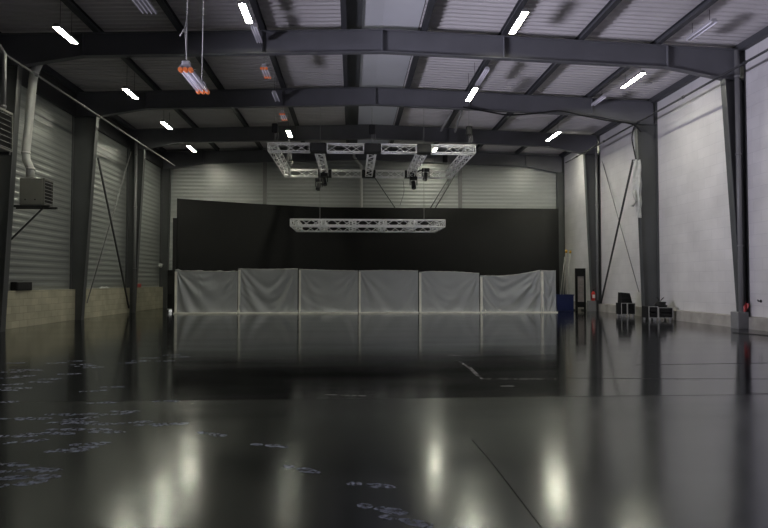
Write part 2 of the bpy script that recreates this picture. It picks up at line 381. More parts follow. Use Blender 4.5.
# ------------------------------------------------------------------ portal frames
COLI = {  # inner face of each column at foot and knee (left, right)
 20.0: ((-11.22,-10.83),(13.33,12.86)), 26.0: ((-11.34,-10.83),(12.91,12.65)), 32.2: ((-11.38,-10.95),(13.11,12.74)), 37.75: ((-11.38,-11.25),(13.20,13.12))}
fr_word = ['nearest', 'second', 'third', 'end']
def bent(mb, pts, y0, y1, th):
    """plate of thickness th swept along an x-z polyline"""
    for (xa, za), (xb, zb) in zip(pts, pts[1:]):
        mb.hexa([(xa,y0,za),(xb,y0,zb),(xb,y1,zb),(xa,y1,za),(xa,y0,za+th),(xb,y0,zb+th),(xb,y1,zb+th),(xa,y1,za+th)])
for Y, wd in zip(FRAMES, fr_word):
    (lf, lk), (rf, rk) = COLI[Y]
    def zbot(x):
        b = ztop(x)-.77
        dl, dr = max(0, 1-(x-lk)/2.0), max(0, 1-(rk-x)/2.0)
        return b-.30*min(1, max(dl, dr))
    xs = [XL+.12, lk, lk+2.0, RIDGE, rk-2.0, rk, XR-.12]
    rt = empty('roof_beam', (RIDGE, Y, 9.3), {'nearest':'dark steel roof beam nearest the viewer, spanning the hall','second':'dark steel roof beam second from the viewer, just in front of the lighting truss',
        'third':'dark steel roof beam above the back of the lighting truss','end':'dark steel roof beam against the ribbed end wall'}[wd], 'beam', 'roof beams', 'structure')
    mb = MB(); bent_top = [(x, ztop(x)-.025) for x in xs]
    for xa, xb in zip(xs, xs[1:]):
        mb.hexa([(xa,Y-.012,zbot(xa)),(xb,Y-.012,zbot(xb)),(xb,Y+.012,zbot(xb)),(xa,Y+.012,zbot(xa)),(xa,Y-.012,ztop(xa)),(xb,Y-.012,ztop(xb)),(xb,Y+.012,ztop(xb)),(xa,Y+.012,ztop(xa))])
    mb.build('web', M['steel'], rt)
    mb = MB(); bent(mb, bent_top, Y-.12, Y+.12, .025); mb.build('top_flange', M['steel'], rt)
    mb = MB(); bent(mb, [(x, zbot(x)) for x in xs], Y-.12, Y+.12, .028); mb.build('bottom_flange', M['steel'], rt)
    for x, wdt in ((RIDGE, .02), (lk+2.0, .012), (rk-2.0, .012), (5.15, .008), (-3.0, .008)):
        MB().hexa([(x-wdt,Y-.118,zbot(x)+.03),(x+wdt,Y-.118,zbot(x)+.03),(x+wdt,Y+.118,zbot(x)+.03),(x-wdt,Y+.118,zbot(x)+.03),
                   (x-wdt,Y-.118,ztop(x)-.03),(x+wdt,Y-.118,ztop(x)-.03),(x+wdt,Y+.118,ztop(x)-.03),(x-wdt,Y+.118,ztop(x)-.03)]).build('stiffener', M['steel'], rt)
    for side, xo, xf, xk in (('left', XL+.02, lf, lk), ('right', XR-.01, rf, rk)):
        s = 1 if side == 'right' else -1
        which = 'beside the ribbed metal wall' if side == 'left' else 'against the white block wall'
        nm = {'nearest':'nearest the viewer','second':'second from the viewer','third':'third from the viewer','end':'in the far corner'}[wd]
        t = empty('steel_column', (xf, Y, 0), 'dark tapered steel column %s, %s' % (which, nm), 'column', 'steel columns', 'structure')
        z0, z1 = 0.0, zbot(xk)
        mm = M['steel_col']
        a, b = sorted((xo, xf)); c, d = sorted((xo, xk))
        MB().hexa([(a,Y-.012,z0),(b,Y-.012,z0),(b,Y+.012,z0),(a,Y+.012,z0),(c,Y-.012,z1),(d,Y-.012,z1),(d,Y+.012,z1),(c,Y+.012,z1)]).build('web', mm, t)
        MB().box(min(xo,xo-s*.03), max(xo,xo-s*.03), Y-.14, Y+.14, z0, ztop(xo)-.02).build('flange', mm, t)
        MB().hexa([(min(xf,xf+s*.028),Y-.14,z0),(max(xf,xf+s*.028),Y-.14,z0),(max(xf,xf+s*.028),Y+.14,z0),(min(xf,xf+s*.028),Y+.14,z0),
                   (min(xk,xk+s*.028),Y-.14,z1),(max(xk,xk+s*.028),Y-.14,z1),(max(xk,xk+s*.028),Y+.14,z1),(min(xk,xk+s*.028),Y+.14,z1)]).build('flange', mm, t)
        MB().box(min(xk,xo), max(xk,xo), Y-.12, Y+.12, z1-.015, z1+.01).build('knee_plate', mm, t)
        if side == 'right' and wd in ('nearest', 'third'):
            MB().bevbox(xf-.24, xf+.14, Y-.26, Y+.17, 0, .58, .02).build('plinth', M['plinth'], t)

# downpipes in the web of some columns
def downpipe(x, y, z0, z1, r, label, elbow=None):
    t = empty('drain_pipe', (x, y, z0), label, 'pipe', 'drain pipes beside the columns')
    MB().tube([(x,y,z0),(x,y,z1)], r, 12).build('pipe', M['pipe'], t)
    for z in (z0+(z1-z0)*.25, z0+(z1-z0)*.6, z0+(z1-z0)*.9):
        MB().tube([(x,y,z-.03),(x,y,z+.03)], r*1.25, 12).build('pipe_clip', M['pipe'], t)
downpipe(at(739.0,200,19.85).x, 19.84, .585, 9.6, .075, 'grey drain pipe in the nearest column against the white wall')
downpipe(at(592.5,200,32).x+.25, 32.04, .60, 9.3, .06, 'grey drain pipe on the far column by the red extinguisher')
downpipe(at(135,220,32.0).x, 32.02, 0, 9.2, .075, 'grey drain pipe in the third column beside the ribbed wall')

# long conduit rails at knee height
def rail(p, q, r, label, m):
    t = empty('conduit_pipe', p, label, 'conduit', 'long conduits under the eaves')
    MB().tube([p, q], r, 8).build('pipe', M[m], t)
    p, q = Vector(p), Vector(q)
    n = 6
    for i in range(n):
        c = p.lerp(q, (i+.5)/n); MB().tube([c-(q-p).normalized()*.05, c+(q-p).normalized()*.05], r*1.5, 8).build('coupling', M[m], t)
rail((-10.36, 15.0, 8.4), (-10.36, 35.5, 8.4), .035, 'thin pale conduit running past the columns of the ribbed wall', 'pipe')
rail((12.55, 13.0, 8.62), (12.55, 34.5, 8.62), .04, 'dark conduit running past the columns of the white wall', 'rod')

# cross bracing rods
def brace(p, q, r, label, m, grp, name='bracing_rod', cat='bracing rod'):
    o = MB().tube([p, q], r, 8).build(name, M[m]); tag(o, label, cat, grp)
brace(at(98,158,26.1), at(129,308,32.0), .045, 'thick dark bracing rod slanting down between two columns of the ribbed wall', 'rod', 'wall bracing rods')
brace(at(131,152,31.9), at(87,303,26.3), .022, 'thin grey bracing rod crossing the thick one by the ribbed wall', 'rod_light', 'wall bracing rods')
brace(at(633,160,26.2), at(601,303,31.9), .05, 'thick dark bracing rod slanting across the far white wall bay', 'rod', 'wall bracing rods')
brace(at(602,160,31.9), at(639,292,26.3), .022, 'thin dark bracing rod crossing the thick one on the white wall', 'rod_light', 'wall bracing rods')
for a, b, l in ((at(375,178,YB-.2), at(398,212,YB-.2), 'thin rod on the end wall slanting down from the truss centre'), (at(463,155,YB-.2), at(428,212,YB-.2), 'thin rod on the end wall slanting down beneath the truss corner'),
                (at(466,157,YB-.3), at(433,212,YB-.3), 'second thin rod close beside the one beneath the truss corner')):
    brace(a, b, .028, l, 'rod', 'end wall bracing rods')

# bent flue on the end wall
fl = MB().tube([at(354,150,YB-.25), at(354,157,YB-.25), at(361,166,YB-.25), at(361.3,172,YB-.25), at(361.3,300,YB-.25)], .09, 12)
t = fl.build('flue_pipe', M['pipe_light']); tag(t, 'pale bent pipe rising on the ribbed end wall above the black set', 'pipe')

# ------------------------------------------------------------------ lamps
def lamp_mesh(x, y0, y1, z, lit, label, grp, wdt=.20, tubes=0, hang=True):
    t = empty('fluorescent_light', (x, (y0+y1)/2, z), label, 'ceiling light', grp)
    h = wdt/2
    MB().hexa([(x-h,y0,z),(x+h,y0,z),(x+h,y1,z),(x-h,y1,z),(x-h*.55,y0+.02,z+.09),(x+h*.55,y0+.02,z+.09),(x+h*.55,y1-.02,z+.09),(x-h*.55,y1-.02,z+.09)]).build('housing', M['white' if not lit else 'grey'], t)
    if lit:
        b = h*.86
        MB().hexa([(x-b*.97,y0+.03,z-.014),(x+b*.97,y0+.03,z-.014),(x+b*.97,y1-.03,z-.014),(x-b*.97,y1-.03,z-.014),(x-b,y0+.02,z-.002),(x+b,y0+.02,z-.002),(x+b,y1-.02,z-.002),(x-b,y1-.02,z-.002)]).build('diffuser', M['lamp'], t)
        sk = MB()
        for (a0,a1,c0,c1) in ((x-h-.006,x-h,y0,y1),(x+h,x+h+.006,y0,y1),(x-h,x+h,y0-.006,y0),(x-h,x+h,y1,y1+.006)): sk.box(a0,a1,c0,c1,z-.03,z+.01)
        sk.build('skirt', M['grey'], t)
    else:
        n = tubes or 2
        for k in range(n):
            xx = x-h*.75+(2*h*.75)*k/(n-1)
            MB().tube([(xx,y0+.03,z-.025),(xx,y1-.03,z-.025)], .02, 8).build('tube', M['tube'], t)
    if hang:
        for y in (y0+.25, y1-.25):
            MB().tube([(x,y,z+.09),(x,y,zdeck(x)-.005)], .008, 6).build('hanger', M['rod'], t)
LZ = 9.5
K = 4740.0
lit = [  # height above the eye, photo pixels of the near and far end
 (7.3, 54, 26, 77, 43, 'lit fluorescent light nearest the viewer in the row above the ribbed wall'),
 (7.4, 124, 88, 137, 98.5, 'second lit fluorescent light in the row above the ribbed wall'),
 (7.6, 161.5, 121.5, 171.5, 129, 'third lit fluorescent light in the row above the ribbed wall'),
 (7.6, 187.5, 145.5, 195.5, 151.5, 'farthest lit fluorescent light in the row above the ribbed wall'),
 (7.9, 239.5, 2.5, 251.5, 22.5, 'large lit fluorescent light high above the nearest beam, beside the skylight'),
 (7.6, 287.3, 130, 291.2, 137, 'lit fluorescent light just above the front corner of the lighting truss'),
 (7.9, 525.5, 11, 512, 33, 'largest lit fluorescent light on the white wall side of the skylight'),
 (7.5, 476, 87.5, 467.5, 101, 'lit fluorescent light on the second beam, above the truss hoist'),
 (7.9, 436.5, 147.5, 432.5, 152.5, 'lit fluorescent light seen through the front of the lighting truss'),
 (7.9, 644, 72.5, 622, 87.5, 'lit fluorescent light between the two nearest columns of the white wall'),
 (7.5, 560, 131.5, 547, 140.5, 'farthest lit fluorescent light near the white wall'),
]
def athigh(px, py, h):
    d = FW + RT*((px-384)/F) + UP*((264-py)/F)
    return CAM + d*(h/d.z)
for h, ax, ay, bx_, by, lb in lit:
    a, b = athigh(ax, ay, h), athigh(bx_, by, h)
    lamp_mesh((a.x+b.x)/2, a.y, b.y, CAMZ+h, True, lb, 'lit ceiling lights')
lamp_mesh(12.2, 32.6, 34.0, 9.58, True, 'added unseen fill light tucked behind the third beam by the white wall', 'lit ceiling lights', .34)  # unseen lamp, added to brighten the far end of the white wall
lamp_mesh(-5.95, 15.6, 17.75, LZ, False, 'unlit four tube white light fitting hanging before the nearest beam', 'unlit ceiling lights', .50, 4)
a, b = athigh(717, 21, 7.9), athigh(686, 40, 7.9)
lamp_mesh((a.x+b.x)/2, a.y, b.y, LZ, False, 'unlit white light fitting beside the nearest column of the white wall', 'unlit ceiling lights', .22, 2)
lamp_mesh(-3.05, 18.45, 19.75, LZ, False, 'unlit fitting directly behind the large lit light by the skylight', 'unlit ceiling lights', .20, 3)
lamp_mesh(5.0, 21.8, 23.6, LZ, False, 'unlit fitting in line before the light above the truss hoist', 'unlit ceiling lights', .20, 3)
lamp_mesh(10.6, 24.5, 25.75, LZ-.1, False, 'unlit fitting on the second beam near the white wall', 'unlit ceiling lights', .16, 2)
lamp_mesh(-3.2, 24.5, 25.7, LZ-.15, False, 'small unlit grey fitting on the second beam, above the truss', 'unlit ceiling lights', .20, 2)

# infrared heaters with orange ends
def heater_bar(x, y0, y1, z, label, wire_top, wdt=.26):
    t = empty('radiant_heater', (x, (y0+y1)/2, z), label, 'heater', 'orange ended tube heaters')
    MB().hexa([(x-wdt/2,y0,z),(x+wdt/2,y0,z),(x+wdt/2,y1,z),(x-wdt/2,y1,z),(x-wdt*.3,y0+.02,z+.07),(x+wdt*.3,y0+.02,z+.07),(x+wdt*.3,y1-.02,z+.07),(x-wdt*.3,y1-.02,z+.07)]).build('reflector', M['white'], t)
    for k in (-1, 0, 1):
        xx = x+k*wdt*.36
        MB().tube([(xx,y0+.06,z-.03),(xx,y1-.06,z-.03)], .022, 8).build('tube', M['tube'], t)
        for ya, yb in ((y0-.01, y0+.09), (y1-.09, y1+.01)):
            MB().tube([(xx,ya,z-.03),(xx,yb,z-.03)], .04, 8).build('end_cap', M['orange'], t)
    for y in (y0+.08, y1-.12):
        MB().bevbox(x-.07, x+.07, y-.06, y+.06, z+.07, z+.14, .01).build('bracket', M['white'], t)
        MB().tube([(x,y,z+.14),(x+.02,y,z+(wire_top-z)*.45),(x,y,wire_top)], .010, 6).build('suspension_wire', M['wire'], t)
    if wire_top-z > 3:
        y = y0+.08
        MB().tube([(x,y,z+.3),(x-.03,y,z+.75),(x+.02,y,z+1.1)], .010, 6).build('suspension_wire', M['wire'], t)
        MB().tube([(x+.01,y,z+.85),(x-.12,y,z+.62)], .012, 6).build('loose_end', M['wire'], t)
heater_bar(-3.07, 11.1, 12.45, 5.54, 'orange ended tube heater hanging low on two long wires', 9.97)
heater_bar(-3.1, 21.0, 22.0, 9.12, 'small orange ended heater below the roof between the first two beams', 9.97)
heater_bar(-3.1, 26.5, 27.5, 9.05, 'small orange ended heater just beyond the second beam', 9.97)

# ------------------------------------------------------------------ fan heaters on the ribbed wall
def fan_heater(x0, x1, y0, y1, z0, z1, label, brace_to=None):
    t = empty('fan_heater', ((x0+x1)/2, (y0+y1)/2, z0), label, 'heater', 'wall mounted fan heaters')
    MB().bevbox(x0, x1-.04, y0, y1, z0, z1, .02).build('casing', M['heater'], t)
    g = MB(); n = 7
    g.box(x1-.04, x1+.015, y0, y0+.035, z0, z1).box(x1-.04, x1+.015, y1-.035, y1, z0, z1).box(x1-.04, x1+.015, y0, y1, z0, z0+.05).box(x1-.04, x1+.015, y0, y1, z1-.06, z1)
    g.build('front_frame', M['heater'], t)
    MB().box(x1-.045, x1-.03, y0+.035, y1-.035, z0+.05, z1-.06).build('fan_opening', M['black'], t)
    for k in range(n):
        z = z0+.09+(z1-z0-.2)*k/(n-1)
        MB().hexa([(x1-.03,y0+.036,z),(x1+.03,y0+.036,z-.03),(x1+.03,y1-.036,z-.03),(x1-.03,y1-.036,z),(x1-.03,y0+.036,z+.012),(x1+.03,y0+.036,z-.018),(x1+.03,y1-.036,z-.018),(x1-.03,y1-.036,z+.012)]).build('louvre', M['grey'], t)
    MB().bevbox(x0-.08, x0, y0+.15, y1-.15, z0+.2, z0+.55, .02).build('intake', M['black'], t)
    for dx in (.25, .65): MB().tube([(x0+(x1-x0)*dx,y0-.012,z0+.18),(x0+(x1-x0)*dx,y0+.01,z0+.18)], .025, 10).build('knob', M['black'], t)
    return t
hy0, hy1 = 20.25, 20.85
a = at(19.5,178,hy0); b = at(43.5,205,hy0)
fan_heater(a.x, b.x, hy0, hy1, b.z, a.z, 'grey box fan heater on a wall bracket below a bent flue')
zt = a.z; xh0, xh1, zb_ = a.x, b.x, b.z
hx = at(12.5,130,18.15).x
fan_heater(-11.1, hx, 17.0, 18.15, 5.42, 6.58, 'fan heater before the nearest ribbed wall column, higher than the box heater')
t = empty('heater_bracket', (-11.4, 20.15, 4.1), 'dark triangular steel bracket carrying the box fan heater', 'bracket', 'heater brackets')
MB().box(-11.3, xh1+.18, hy0+.02, hy0+.09, zb_-.07, zb_-.005).build('arm', M['rod'], t)
MB().box(-11.3, xh1+.18, hy1-.09, hy1-.02, zb_-.07, zb_-.005).build('arm', M['rod'], t)
MB().bar(at(9.5,241,hy0+.05), (xh1-.02, hy0+.05, zb_-.08), .045, .045).build('strut', M['rod'], t)
t = empty('heater_bracket', (-11.3, 17.1, 5.3), 'steel bracket under the higher fan heater before the nearest column', 'bracket', 'heater brackets')
MB().box(-11.82, hx, 17.1, 17.18, 5.32, 5.41).build('arm', M['rod'], t); MB().box(-11.82, hx, 18.0, 18.08, 5.32, 5.41).build('arm', M['rod'], t)
MB().bar((-11.8,18.04,4.3), (-10.4,18.04,5.32), .05, .05).build('strut', M['rod'], t)
# flue of the box heater
t = empty('heater_flue', ((xh0+xh1)/2, 20.5, zt), 'pale bent metal flue rising from the box heater to the roof', 'flue pipe')
Yp = 20.5
pts = [at(30,177.5,Yp), at(30.5,169,Yp), at(26.3,160,Yp), at(25.8,153,Yp), at(33,80,Yp), at(34.5,72,Yp), at(42,57,Yp)]
MB().tube(pts, .13, 14).build('pipe', M['pipe_light'], t)
for i in (1, 3, 5): MB().tube([Vector(pts[i])-Vector((0,0,.04)), Vector(pts[i])+Vector((0,0,.04))], .142, 14).build('joint_collar', M['pipe_light'], t)

t = empty('heater_flue', (-10.9, 17.75, 6.62), 'thin straight flue pipe above the higher fan heater', 'flue pipe')
xx = at(4,90,17.75).x
MB().tube([(xx,17.75,6.58),(xx,17.75,8.2),(xx-.25,17.75,8.6)], .055, 12).build('pipe', M['pipe'], t)
MB().tube([(xx,17.75,6.62),(xx,17.75,6.70)], .07, 12).build('joint_collar', M['pipe'], t)
# things standing on the ledge of the block wall
p = at(14,291,21.2); q = at(31,283,21.2)
t = empty('loudspeaker', (XL+.15, 21.95, 1.3), 'small black box sitting on the cream block ledge', 'speaker')
MB().bevbox(XL+.03, XL+.26, 21.45, 22.45, 1.301, 1.60, .02).build('casing', M['black_gloss'], t)
MB().box(XL+.26, XL+.272, 21.5, 22.4, 1.33, 1.57).build('front_panel', M['black'], t)
w = MB(); w.grid(lambda u, v: (XL+.03+.15*u, 28.6+1.1*v, 1.305+.10*math.sin(PI*u)*math.sin(PI*v)*(1+.4*math.sin(9*v))), 8, 16)
tag(w.build('folded_cloth', M['wrap']), 'crumpled white cloth lying on the block ledge near the bracing rod', 'cloth')
w = MB(); w.bevbox(XL+.03, XL+.18, 33.2, 34.0, 1.302, 1.50, .03)
tag(w.build('tool_bag', M['red']), 'small dark red bag on the block ledge behind the third column', 'bag')
w = MB(); w.lathe([(.02,0),(.09,.02),(.14,.09),(.15,.15),(.13,.22),(.08,.27),(.02,.285)], at(160,265.5,37.2)+Vector((0,0,-.15)), 16)
g = empty('globe_light', at(160,265,37.2), 'small round white wall globe near the far corner', 'wall light')
w.build('globe', M['wrap'], g); c = at(160,264,37.2)
MB().tube([(c.x, 37.32, c.z), (c.x, YB-.036, c.z)], .04, 8).build('wall_mount', M['grey'], g)

# stack in the far corner beside the sheeting
p = at(167,313,32.5); q = at(174.5,270,32.5)
t = empty('equipment_rack', ((p.x+q.x)/2, 32.8, 0), 'tall narrow black rack between the block wall and sheeting', 'rack')
MB().bevbox(p.x, q.x, 32.5, 33.1, .02, q.z, .02).build('body', M['black_gloss'], t)
MB().bevbox(p.x+.03, q.x-.03, 32.47, 32.5, .95, 1.9, .01).build('front_panel', M['black'], t)
MB().box(p.x+.02, q.x-.02, 32.46, 32.5, .12, .18).build('trim_strip', M['case_edge'], t)
c = at(170.5,307.5,32.2)
w = MB(); w.lathe([(.03,0),(.08,.02),(.10,.07),(.07,.13),(.02,.15)], (c.x, 32.2, 0.0), 14)
g = empty('floor_lamp_head', (c.x, 32.2, 0), 'small bright white lamp on the floor in the far corner', 'lamp')
w.build('body', mat('bright_white_lamp', (.8,.8,.8), .4, emit=(1,1,1), estr=.35), g)

# ------------------------------------------------------------------ black curved set wall
SH = at(330, 207.2, 34.6).z
pl = at(177, 198.3, 31.36)
n = 60; pts = []
xa, xb, xr = pl.x, -1.2, at(558.5, 206, 34.6).x
for i in range(n+1):
    u = i/n; x = xa+(xb-xa)*u
    pts.append(Vector((x, 34.6-(34.6-31.36)*(1-u)**1.35, 0)))
for i in range(1, 13): pts.append(Vector((xb+(xr-xb)*i/12, 34.6, 0)))
w = MB(); th = .06
N_ = len(pts)
for p in pts: w.v += [(p.x,p.y,0),(p.x,p.y,SH),(p.x+.0,p.y+th,SH),(p.x,p.y+th,0)]
for i in range(N_-1):
    a, b = 4*i, 4*(i+1)
    w.face([a,b,b+1,a+1], True); w.face([a+1,b+1,b+2,a+2]); w.face([a+3,a+2,b+2,b+3], True)
w.face([0,1,2,3]); e = 4*(N_-1); w.face([e,e+3,e+2,e+1])
cy = empty('cyclorama_wall', (0, 34.6, 0), 'tall black curved set wall behind the plastic sheeting', 'stage wall')
w.build('curved_face', M['cyc'], cy)
p = at(173, 218, 31.9)
MB().box(p.x, pl.x+.12, 31.88, 31.94, 0, p.z).build('side_wing', M['black'], cy)
for x in (-6.5, -3, 0.5, 4, 8, 11.4):
    yy = 34.6 if x > -1.2 else 34.6-(34.6-31.36)*((1-(x-xa)/(xb-xa))**1.35)
    MB().bar((x, yy+.08, SH-.4), (x, yy+1.5, .03), .07, .07).build('rear_strut', M['timber'], cy)

# ------------------------------------------------------------------ panels of draped plastic sheeting
YS = 31.0
def drape(x0, x1, top, seed, fold, label, slack_ends=1.0):
    """top(u) gives the height of the upper hem; fold: style weights (swag, left gather, right gather)"""
    rnd = random.Random(seed)
    t = empty('draped_panel', ((x0+x1)/2, YS, 0), label, 'plastic sheet', 'panels of plastic sheeting')
    ph = [rnd.uniform(0, 6) for _ in range(6)]
    W = x1-x0
    sw, gl, gr = fold
    def fn(u, v):
        x = x0+W*u; zt = top(u); z = .05+(zt-.05)*v
        e = (2*u-1)
        q = (1-v)*zt/2.2*1.15-(1-e*e)*.62+.08*math.sin(2.3*u*PI+ph[3])+.05*math.sin(5*v+4*u+ph[4])   # distance along hanging swags
        am = .35+.65*abs(math.sin(2.1*u*PI+ph[5]))
        d = sw*.05*am*math.sin(q*12+ph[0]+1.3*math.sin(3*u+ph[1]))*(.25+.75*min(1, (1-v)*1.6))
        d += sw*.022*math.sin(q*27+ph[2]+3*u)*(1.2-am)
        # gathered folds that fan out from the upper corners
        for g, uu in ((gl, u), (gr, 1-u)):
            an = math.atan2(uu*W+.02, (1-v)*zt+.15)
            d += g*.075*math.sin(an*17+ph[3])*math.exp(-((an-.35)/.42)**2)*min(1, (1-v)*3)
        d += .014*math.sin(7*u+ph[4]+4*v)+.012*math.sin(15*u+5*v+ph[5])
        d *= min(1, u*14, (1-u)*14)**.6; x = x0+.005+(W-.01)*u
        return (x, YS-.06-d-.05*(1-v)**3, z)
    w = MB(); w.grid(fn, 90, 70); w.build('plastic_sheet', M['sheet'], t)
    # hem rolled over the top rail
    w = MB(); m = 24
    pts = [(x0+.005+(W-.01)*i/m, YS-.05, top(i/m)+.006*math.sin(i*2.1+seed)) for i in range(m+1)]
    w.tube(pts, .030, 6); w.build('top_hem', M['wrap'], t)
    MB().box(x0+.005, x1-.005, YS-.34, YS+.06, .002, .06).build('base_batten', M['timber'], t)
    MB().box(x0+.01, x1-.01, YS+.02, YS+.07, .05, .16).build('rear_rail', M['timber'], t)
    h = min(top(0), top(.12)) - .03
    MB().box(x0+.004, x0+.11, YS-.13, YS+.05, .05, h).build('post', M['timber'], t)
    return t
def seg(pxs):
    """hem heights through a list of (pixel x, pixel y)"""
    P_ = [at(px, py, YS) for px, py in pxs]
    x0, x1 = P_[0].x, P_[-1].x
    def top(u):
        x = x0+(x1-x0)*u
        for a, b in zip(P_, P_[1:]):
            if x <= b.x+1e-6: 
                k = (x-a.x)/(b.x-a.x); return a.z+(b.z-a.z)*k
        return P_[-1].z
    return x0, x1, top
drapes = [
 ([(175.5,270),(179,269.5),(181,271),(198,271),(200,270),(203,271.5),(219,271.5),(221,270.5),(224,272),(238,271.5)], (.35,1.2,.25), 'plastic sheet panel at the end by the ribbed wall, with a ragged top hem'),
 ([(238.6,269),(262,269.5),(298,269)], (.9,.8,.8), 'plastic sheet panel next to the ragged one, hanging in swags'),
 ([(299,269.5),(330,270.5),(358,271)], (.5,.25,.45), 'smooth plastic sheet panel, third from the ribbed wall end'),
 ([(358.6,271),(385,270.5),(418,271)], (.35,1.0,.15), 'flat plastic sheet panel in the middle, gathered at one side'),
 ([(419,272.5),(430,271.5),(455,272),(470,273),(479,273.5)], (.4,.3,.8), 'plastic sheet panel just before the sagging one'),
 ([(480,276),(500,276.2),(515,275),(530,272.5),(540,270.5)], (1.9,.5,.9), 'plastic sheet panel with a sagging top edge and deep swags'),
 ([(540.6,270.8),(549,271),(555.5,271)], (.9,.8,.2), 'narrow crumpled plastic sheet panel at the end by the blue bin'),
]
for i, (px, fold, lb) in enumerate(drapes):
    x0, x1, top = seg(px); drape(x0, x1, top, 11+i, fold, lb)

# ------------------------------------------------------------------ lighting trusses
def truss_section(mb, p, q, s, r=.030, rb=.016):
    """square lattice truss from p to q (centre line), side s"""
    p, q = Vector(p), Vector(q); L = (q-p).length; d = (q-p)/L
    a = Vector((0,0,1)); u = d.cross(a).normalized()*(s/2-r); w = Vector((0,0,1))*(s/2-r)
    cs = [(-u-w), (u-w), (u+w), (-u+w)]
    for c in cs: mb.tube([p+c, q+c], r, 8)
    n = max(2, round(L/(s*1.35)))
    for f in range(4):
        c0, c1 = cs[f], cs[(f+1) % 4]
        for i in range(n):
            A, B = p+d*(L*i/n), p+d*(L*(i+1)/n)
            if i % 2: mb.tube([A+c1, B+c0], rb, 6)
            else: mb.tube([A+c0, B+c1], rb, 6)
        for e in (p, q): mb.tube([e+c0, e+c1], rb*1.3, 6)
def clear(o):
    return o

UT = empty('lighting_truss_rig', (.85, 29.4, 7.2), 'large silver rectangular lattice truss hung high under the roof', 'lighting truss')
s = .40; zu = (at(372,144.3,26.3).z+at(372,153.3,26.3).z)/2
YF, YK = 26.3, 32.5
XA, XC = at(268,150,26.3).x, at(475,150,26.3).x
cuts = [XA, at(310,150,26.3).x, at(327,150,26.3).x, at(364,150,26.3).x, at(381,150,26.3).x, at(416.5,150,26.3).x, at(431,150,26.3).x, XC]
for yy in (YF, YK):
    for i in (0, 2, 4, 6):
        w = MB(); truss_section(w, (cuts[i]+.012, yy, zu), (cuts[i+1]-.012, yy, zu), s); w.build('truss_section', M['alu'], UT)
for i in (1, 3, 5):
    for yy in (YF, YK):
        a, b = cuts[i], cuts[i+1]
        MB().bevbox(a, b, yy-.23, yy+.23, zu-.20, zu+.20, .05).build('junction_cover', M['black'], UT)
    xm = (cuts[i]+cuts[i+1])/2
    w = MB(); truss_section(w, (xm, YF+.25, zu), (xm, YK-.25, zu), s); w.build('truss_section', M['alu'], UT)
for xm in (XA+s/2, XC-s/2):
    w = MB(); truss_section(w, (xm, YF+.22, zu), (xm, YK-.22, zu), s); w.build('truss_section', M['alu'], UT)

LT = empty('lighting_truss_rig', (.75, 29.8, 4.2), 'smaller silver rectangular truss hung low before the black set wall', 'lighting truss')
Y1, Y2 = 28.5, 31.3
zl = (at(366,219.3,Y1).z+at(366,227.3,Y1).z)/2; s2 = .38
xa2, xb2 = at(290.3,223,Y1).x, at(444.8,223,Y1).x
nseg = 5
for yy in (Y1, Y2):
    for i in range(nseg):
        a = xa2+(xb2-xa2)*i/nseg; b = xa2+(xb2-xa2)*(i+1)/nseg
        w = MB(); truss_section(w, (a+.01, yy, zl), (b-.01, yy, zl), s2, .030, .014); w.build('truss_section', M['alu'], LT)
for i in range(nseg+1):
    xm = min(max(xa2+(xb2-xa2)*i/nseg, xa2+s2/2), xb2-s2/2)
    for ya, yb in ((Y1+.2, Y2-.2),):
        w = MB(); truss_section(w, (xm, ya, zl), (xm, yb, zl), s2, .030, .014); w.build('truss_section', M['alu'], LT)
for px, nm in ((320,'wire holding the low truss under its ribbed wall end'), (424,'wire holding the low truss under its white wall end')):
    x = at(px, 200, Y1).x
    o = MB().tube([(x,Y1,zl+s2/2),(x,Y1,ztop(x)-.0)], .012, 6).build('suspension_wire', M['wire']); tag(o, 'thin steel ' + nm, 'wire', 'truss suspension wires')

# chain hoists carrying the big truss from the beams
def hoist(px, y, label, zb):
    x = at(px, 140, y).x; z = zu+s/2
    t = empty('chain_hoist', (x, y, z), label, 'hoist', 'chain hoists of the big truss')
    MB().tube([(x,y,z),(x,y,z+.45)], .014, 6).build('chain', M['wire'], t)
    MB().bevbox(x-.13, x+.13, y-.10, y+.10, z+.45, z+.85, .03).build('motor_body', M['black_gloss'], t)
    MB().tube([(x,y,z+.85),(x,y,zb)], .014, 6).build('chain', M['wire'], t)
    MB().tube([(x+.06,y,z+.5),(x+.10,y,z+.1),(x+.16,y,z+.25),(x+.13,y,z+.46)], .012, 6).build('slack_chain', M['wire'], t)
for px, l in ((275,'chain hoist at the front truss corner below the lit light'), (372,'chain hoist at the middle of the front truss'), (469,'chain hoist at the front truss corner nearest the white wall')):
    hoist(px, YF, l, 9.31)
for px, l in ((290,'chain hoist at the back truss corner towards the ribbed wall'), (445,'chain hoist at the back truss corner towards the white wall')):
    hoist(px, 32.35, l, 9.31)

